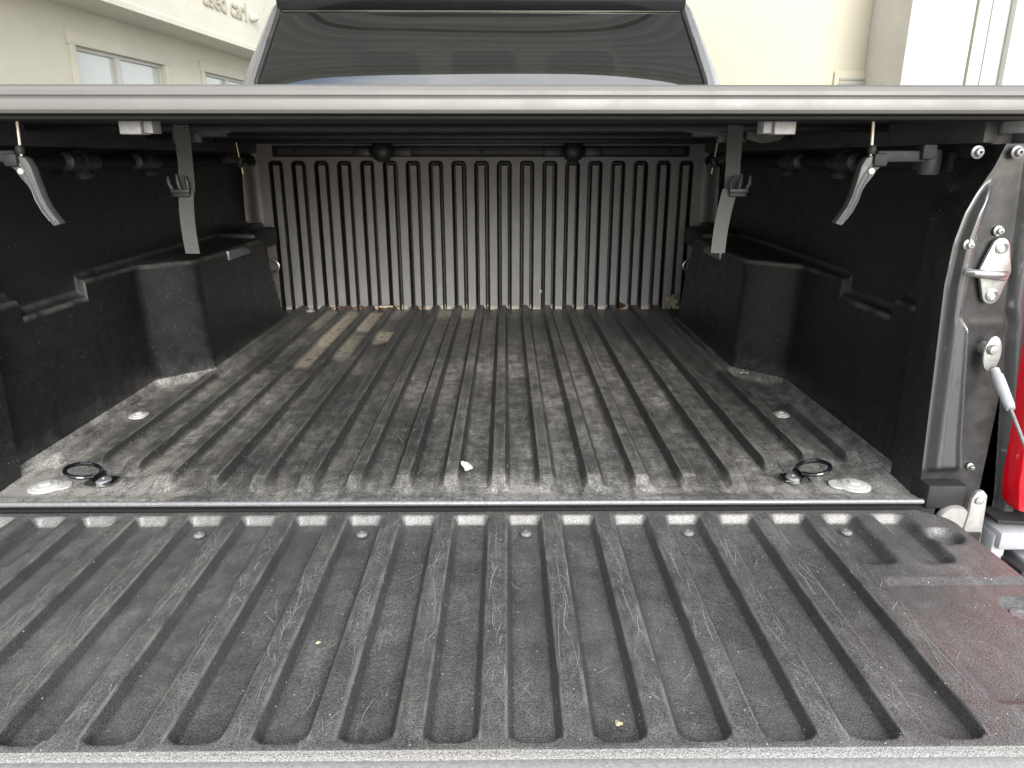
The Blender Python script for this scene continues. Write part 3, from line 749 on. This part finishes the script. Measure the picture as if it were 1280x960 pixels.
    mb = MB(); mb.prism([(sx * .815, -.014), (sx * .93, -.022), (sx * .93, -.028), (sx * .815, -.020)], 'Y', .952, 1.1, .001); mb.build('lamp_seal', M['rubber'], T)
    # bumper end with step pad
    mb = MB(); mb.box((sx * .885, .995, -.047), (.13, .10, .030), .006); mb.box((sx * .828, .985, -.12), (.022, .06, .16), .004); mb.box((sx * .89, 1.02, -.13), (.12, .04, .18), .01); BP = mb.build('rear_bumper', M['bumper'], T)
    mb = MB(); mb.box((sx * .905, .93, -.155), (.10, .12, .17), .010); mb.build('step_pad', M['sleeve'], BP)
    mb = MB(); mb.box((sx * .845, .955, -.155), (.02, .09, .16), .003); mb.build('pad_gap', M['rubber'], BP)
    # outer bed side
    mb = MB(); mb.prism([(1.0, -.30), (1.0, .50), (1.03, .545), (2.53, .56), (2.53, -.30)], 'X', sx * .80, sx * .875, .012) ; mb.build('bed_side', M['cabpaint'], T)
    # rail top cap at rear corner
    mb = MB(); mb.box((sx * .772, 1.03, .5475), (.012, .07, .026), .002); mb.build('rail_bracket', M['aluraw'], T)

# ---------------- cab
CAB = empty('cab'); CAB.parent = T
CAB.empty_display_size = .1
# rings (z, halfwidth, yback, yfront)
def cabring(z):
    hw = float(np.interp(z, [-.35, .3, .60, .75, 1.0, 1.10, 1.14], [.86, .885, .86, .828, .735, .66, .55]))
    yb = float(np.interp(z, [-.35, .6, 1.0, 1.10, 1.14], [2.55, 2.56, 2.72, 2.77, 2.85]))
    return hw, yb
zs = np.concatenate([np.arange(-.35, 1.10, .03), [1.10, 1.12, 1.14]])
for sx in (-1, 1):
    rows = []
    for z in zs:
        hw, yb = cabring(z); pts = []
        wx = float(np.interp(z, [.55, .76, .985, 1.2], [.80, .760, .690, .64]))   # window edge
        pts.append((sx * wx, yb - .004, z)); pts.append((sx * (wx + .006), yb - .012, z))
        r = .06
        for a in np.linspace(90, 0, 9): pts.append((sx * (hw - r + r * math.cos(R(a)) if True else 0), yb - .012 + .012 + r - r * math.sin(R(a)) - .0, z))
        pts.append((sx * (hw + .0), yb + .25, z)); pts.append((sx * (hw + .003), 3.3, z)); pts.append((sx * (hw - .02), 4.2, z))
        rows.append(pts)
    grid('cab_pillar', np.array(rows), M['cabpaint'], CAB, flip=(sx < 0))
# roof, lower wall
mb = MB()
mb.prism([(2.735, 1.02), (2.75, 1.09), (2.80, 1.135), (3.0, 1.16), (4.0, 1.16), (4.3, 1.12), (4.3, 1.10), (2.77, 1.07)], 'X', -.70, .70, .006); mb.build('cab_roof', M['cabpaint'], CAB)
mb = MB(); mb.prism([(2.705, .985), (2.690, 1.02), (2.715, 1.07), (2.77, 1.085), (2.77, 1.0)], 'X', -.695, .695, .006); mb.build('roof_spoiler', M['gloss_black'], CAB)
mb = MB(); mb.prism([(2.548, -.35), (2.558, .6), (2.59, .6), (2.59, -.35)], 'X', -.80, .80, .004); mb.build('cab_back_panel', M['cabpaint'], CAB)
# rear glass: gently bowed sheet
us = np.linspace(-1, 1, 41); vv = np.linspace(0, 1, 15); rows = []
for v_ in vv:
    z = .60 + .385 * v_
    hw, yb = cabring(z); wx = float(np.interp(z, [.55, .76, .985, 1.2], [.80, .760, .690, .64])) - .006
    rows.append([(wx * u, yb - .003 * (1 - u * u) - .012 * math.sin(math.pi * v_) * (1 - u ** 4), z) for u in us])
grid('rear_glass', np.array(rows), M['glass'], CAB, flip=True)
for sx in (-1, 1):
    rows = []
    for z in np.linspace(.58, 1.0, 12):
        hw, yb = cabring(z); wx = float(np.interp(z, [.55, .76, .985, 1.2], [.80, .760, .690, .64]))
        rows.append((sx * wx, yb - .004, z))
    mb = MB(); mb.tube(rows, .0085, 8); mb.build('glass_gasket', M['rubber'], CAB)
# interior: seats, windscreen frame
for x in (-.36, .0, .36):
    mb = MB(); mb.box((x, 2.86, .62), (.36, .12, .30), .03); S_ = mb.build('seat_back', M['interior'], CAB)
    mb = MB(); mb.box((x, 2.87, .83), (.24, .09, .10), .03); mb.tube([(x - .05, 2.87, .74), (x - .05, 2.87, .80)], .006, 8); mb.tube([(x + .05, 2.87, .74), (x + .05, 2.87, .80)], .006, 8); mb.build('headrest', M['interior'], S_)
mb = MB(); mb.box((0, 3.9, .25), (1.5, .3, .6), .05); mb.build('dashboard', M['interior'], CAB)
mb = MB(); mb.box((0, 3.4, -.1), (1.6, 1.6, .05)); mb.build('cab_floor', M['interior'], CAB)

# ================================================================ TONNEAU COVER
TC = tag(empty('tonneau_cover'), 'flat tonneau cover with silver rear rail stretched over the cargo bed', 'tonneau cover')
# silver rear rail profile (y, z)
prof = [(1.000, .5555), (.978, .5548), (.970, .5570), (.967, .5610), (.9665, .5680), (.968, .5735), (.9700, .5752), (.9695, .5765), (.9672, .5785), (.9672, .5835), (.971, .5885), (.980, .5915), (1.000, .5925), (1.03, .5925), (1.03, .5555)]
mb = MB(); mb.prism(prof, 'X', -.84, .84); LR = mb.build('rear_rail', M['alu'], TC, ang=25)
mb = MB(); mb.prism([(.9705, .5537), (.974, .5500), (1.03, .5500), (1.03, .5537)], 'X', -.84, .84); mb.build('rubber_seal', M['rubber'], LR)
mb = MB(); mb.box((0, 1.765, .5885), (1.66, 1.47, .006), .002); mb.build('cover_skin', M['fabric'], TC)
# corrugated lining seen from below
xs = np.arange(-.74, .7401, .01); ys = np.arange(1.03, 2.50, .008); X, Y = np.meshgrid(xs, ys, indexing='ij')
grid('cover_lining', np.stack([X, Y, .5600 + .0022 * np.sin(Y * 2 * math.pi / .05)], -1), M['fabric'], TC, flip=True)
for y in (1.32, 1.75, 2.15):
    mb = MB(); mb.box((0, y, .553), (1.50, .034, .012), .003); mb.build('bow', M['black'], TC)
for sx in (-1, 1):
    mb = MB(); mb.box((sx * .752, 1.77, .5475), (.020, 1.46, .050), .003); mb.build('side_rail', M['blackgrain'], TC)
mb = MB(); mb.box((0, 2.478, .5665), (1.56, .03, .03), .003); mb.build('front_rail', M['black'], TC)
for x in (-.60, .61): MB().box((x, 2.458, .560), (.045, .012, .014), .002).build('front_tab', M['bumper'], TC)
for sx, x0 in ((-1, -.443), (1, .473)):
    mb = MB(); mb.box((x0, 1.075, .5450), (.030, .03, .021), .0015); mb.box((x0 - sx * .0225, 1.08, .5455), (.013, .028, .019), .0015); mb.build('bow_bracket', M['aluraw'], TC)
# clamps
lever_px = [(-.6135, .506), (-.610, .4935), (-.6015, .487), (-.5985, .480), (-.589, .4665), (-.5855, .459), (-.582, .446), (-.5755, .430), (-.5655, .414), (-.5620, .410),
            (-.5530, .4135), (-.5590, .423), (-.5665, .436), (-.5715, .450), (-.5755, .470), (-.5790, .491), (-.584, .502), (-.590, .505), (-.600, .507)]
def clamp(sx, y, xc, full=True):
    cl = empty('clamp', (0, y, 0)); cl.parent = TC
    dx = xc - .594
    def q(x, z): return (sx * (-x + dx), z)
    mb = MB()
    poly = [q(x, z) for x, z in lever_px]
    mb.prism(poly, 'Y', -.008, .008, .0012)
    # raised rims along the handle
    mid = [(-.5965, .495), (-.588, .482), (-.580, .462), (-.577, .446), (-.5705, .430), (-.5620, .417)]
    mb.tube([(q(x + .003, z)[0], -.0085, q(x, z)[1]) for x, z in mid], .0016, 6)
    mb.tube([(q(x - .0035, z)[0], -.0085, q(x, z)[1]) for x, z in mid], .0013, 6)
    L_ = mb.build('lever', M['blackgrain'], cl)
    mb = MB(); mb.lathe([(.0042, -.0082), (.0042, -.0105), (.003, -.0115), (.0005, -.0118)], (q(-.593, 0)[0], 0, .485), 'Y', 16); mb.build('pivot', M['capped'], L_)
    mb = MB(); xx = q(-.594, 0)[0]; mb.tube([(xx, 0, .505), (xx - sx * .004, 0, .560)], .0021, 10); mb.build('rod', M['brass'], cl)
    mb = MB(); mb.box((q(-.603, 0)[0], -.003, .500), (.020, .022, .018), .004); mb.lathe([(.005, .508), (.006, .512), (.006, .516), (.004, .520)], (xx, 0, 0), 'Z', 14)
    mb.box((q(-.640, 0)[0], .006, .505), (.075, .016, .016), .003); mb.box((q(-.672, 0)[0], .006, .511), (.02, .03, .02), .003)
    mb.build('jaw', M['rubber'], cl)
for sx in (-1, 1): clamp(sx, 1.05, .594)
for sx in (-1, 1):
    cl = empty('clamp', (0, 2.16, 0)); cl.parent = TC
    xx = sx * .683
    mb = MB(); mb.tube([(xx + sx * .008, 0, .560), (xx - sx * .004, 0, .462)], .0022, 8); mb.build('rod', M['brass'], cl)
    mb = MB(); mb.box((xx + sx * .0, 0, .494), (.022, .03, .030), .006); mb.box((xx + sx * .03, .0, .500), (.06, .02, .018), .004); mb.box((xx - sx * .014, -.01, .487), (.016, .016, .013), .003); mb.tube([(xx, -.02, .505), (xx + sx * .03, -.02, .512)], .006, 8); mb.build('jaw', M['knob'], cl)
# folded stow levers beside the straps, with straps
def strap(sx, xt, xb, lean):
    y0 = 1.30
    mb = MB()
    mb.box((sx * xt, y0 + .022, .541), (.050, .012, .024), .003); mb.box((sx * (xt - .045), y0 + .02, .546), (.05, .012, .014), .003)
    B_ = mb.build('strap_bracket', M['blackgrain'], TC)
    lv = [(sx * (xt - .025), .541), (sx * (xt - .060), .541), (sx * (xt - .085), .547), (sx * (xt - .105), .5535), (sx * (xt - .085), .5555), (sx * (xt - .060), .551), (sx * (xt - .025), .551)]
    mb = MB(); mb.prism(lv, 'Y', y0 + .004, y0 + .016, .001); mb.build('stowed_lever', M['knob'], B_)
    if sx > 0:
        mb = MB(); mb.prism([(xt + .02, .548), (xt + .055, .549), (xt + .080, .546), (xt + .088, .540), (xt + .078, .532), (xt + .05, .527), (xt + .02, .535)], 'Y', y0 + .0, y0 + .014, .002)
        mb.lathe([(.0045, 0), (.0045, -.003), (.001, -.004)], (xt + .04, y0 + .0, .5405), 'Y', 14); mb.build('latch_plate', M['blackgrain'], B_)
    W = .0265
    # upper web: slightly curved ribbon with thickness
    def ribbon(path, name):
        mb = MB(); ring = []
        for (x, y, z, wd) in path:
            ring.append([mb.bm.verts.new((x - wd / 2, y, z)), mb.bm.verts.new((x + wd / 2, y, z)), mb.bm.verts.new((x + wd / 2, y + .0016, z)), mb.bm.verts.new((x - wd / 2, y + .0016, z))])
        for A, B in zip(ring, ring[1:]):
            for k in range(4): mb.bm.faces.new((A[k], A[(k + 1) % 4], B[(k + 1) % 4], B[k]))
        mb.bm.faces.new(ring[0][::-1]); mb.bm.faces.new(ring[-1]); return mb.build(name, M['strap'], TC)
    n = 14
    up = [(sx * xt + (xb[0] - sx * xt) * t, y0 + .004 * math.sin(t * 3), .5575 - .112 * t, W + .0008 * math.sin(9 * t)) for t in np.linspace(0, 1, n)]
    ribbon(up, 'strap')
    lo = [(xb[1] + (xb[2] - xb[1]) * t + lean * math.sin(t * math.pi), y0 - .006 + .004 * t, .452 - .112 * t, W * (1 - .05 * t)) for t in np.linspace(0, 1, n)]
    ribbon(lo, 'strap')
    # buckle: frame bar and three prongs
    bx = xb[3]; rot = R(10) * -sx
    mb = MB()
    mb.box((bx, y0 - .010, .4485), (.034, .010, .009), .003)
    mb.box((bx, y0 - .009, .4435), (.030, .006, .010), .002)
    for k, dx in enumerate((-.0155, 0, .0155)):
        tip = Vector((bx + dx * .95 + sx * .004, y0 - .010, .475 + (.002 if k == 1 else -.001)))
        mb.tube([(bx + dx * .85, y0 - .010, .450), ((bx + dx * 1.1 + tip.x) / 2, y0 - .012, .462), tip], [.0040, .0042, .0026], 8)
    mb.build('buckle', M['black'], TC)
strap(-1, .474, (-.478, -.477, -.4815, -.4845), -.003)
strap(1, .476, (.480, .474, .463, .4870), -.003)

# ================================================================ DEBRIS
def leaf(name, cx, cy, r, seed, mt, z, label, cat='leaf', lobes=5, tilt=(0, 0, 0), group=None, aspect=1.0):
    rr = random.Random(seed); mb = MB(); n = lobes * 6; c = mb.bm.verts.new((0, 0, .002)); ring = []
    for k in range(n):
        a = 2 * math.pi * k / n; q_ = .62 + .38 * abs(math.cos(a * lobes / 2)) ** 1.4 + rr.uniform(-.08, .08)
        ring.append(mb.bm.verts.new((r * q_ * math.cos(a), r * q_ * math.sin(a) * aspect, rr.uniform(0, .25) * r)))
    for k in range(n): mb.bm.faces.new((c, ring[k], ring[(k + 1) % n]))
    ex = bmesh.ops.solidify(mb.bm, geom=mb.bm.faces[:], thickness=.0006)
    o = mb.build(name, M[mt], None, (cx, cy, z), tilt); tag(o, label, cat, group); return o
leaf('dry_leaf', .655, 2.455, .026, 1, 'leaf', .030, 'pale dry curled leaf in the far right corner of the bed floor', tilt=(R(70), 0, R(10)), lobes=5)
leaf('white_scrap', .618, 2.462, .020, 2, 'paper', .004, 'small white scrap on the floor just left of the pale dry leaf', 'scrap', 4, aspect=.6)
leaf('dry_leaf', .487, 2.472, .014, 3, 'rust', .012, 'small reddish brown leaf against the bulkhead on the right', lobes=3, tilt=(R(50), 0, 0))
leaf('dry_leaf', -.115, 2.43, .012, 13, 'rust', .004, 'tiny brown leaf fragment in a channel near the middle of the bulkhead', lobes=3)
leaf('white_scrap', .013, 1.098, .015, 4, 'paper', .012, 'white paper scrap on the rib ends at the middle of the tail edge', 'scrap', 3, tilt=(R(30), R(20), R(40)), aspect=.8)
leaf('white_scrap', .652, 1.642, .012, 5, 'paper', .010, 'small white flake at the foot of the right wheel arch', 'scrap', 4, aspect=.6)
leaf('white_scrap', .200, 2.484, .008, 6, 'paper', .062, 'tiny pale flake stuck low on the ribbed bulkhead right of centre', 'scrap', 3, tilt=(R(88), 0, 0))
leaf('dry_leaf', .185, .545, .0045, 8, 'leaf', -.006, 'tiny yellow petal in a tailgate groove near the free edge', lobes=3)
leaf('dry_leaf', -.128, .668, .0035, 9, 'leaf', -.0075, 'tiny yellowish seed husk on the tailgate left of centre', lobes=3)
mb = MB(); rr = random.Random(4)
for (cx, w_, n) in ((-.505, .03, 26), (-.43, .03, 24), (-.345, .05, 26), (-.235, .015, 10)):
    for _ in range(n):
        s_ = rr.uniform(.003, .008); mb.box((cx + rr.gauss(0, w_ * .5), 2.474 - abs(rr.gauss(0, .014)), .003 + s_ * .4 + rr.uniform(0, .008)), (s_, s_ * rr.uniform(.4, 1), s_ * .4), 0, Matrix.Rotation(rr.uniform(0, 3), 4, Vector((rr.random(), rr.random(), 1)).normalized()))
o = mb.build('leaf_litter', M['rust']); o['kind'] = 'stuff'; o['label'] = 'crumbled reddish leaf litter along the foot of the bulkhead on the left'; o['category'] = 'leaf litter'
mb = MB(); mb.box((-.345, 2.466, .012), (.062, .014, .006), .001, Matrix.Rotation(R(4), 4, 'Z')); o = mb.build('wood_chip', M['leaf']); tag(o, 'flat pale wood chip lying among reddish litter at the bulkhead foot', 'wood chip')
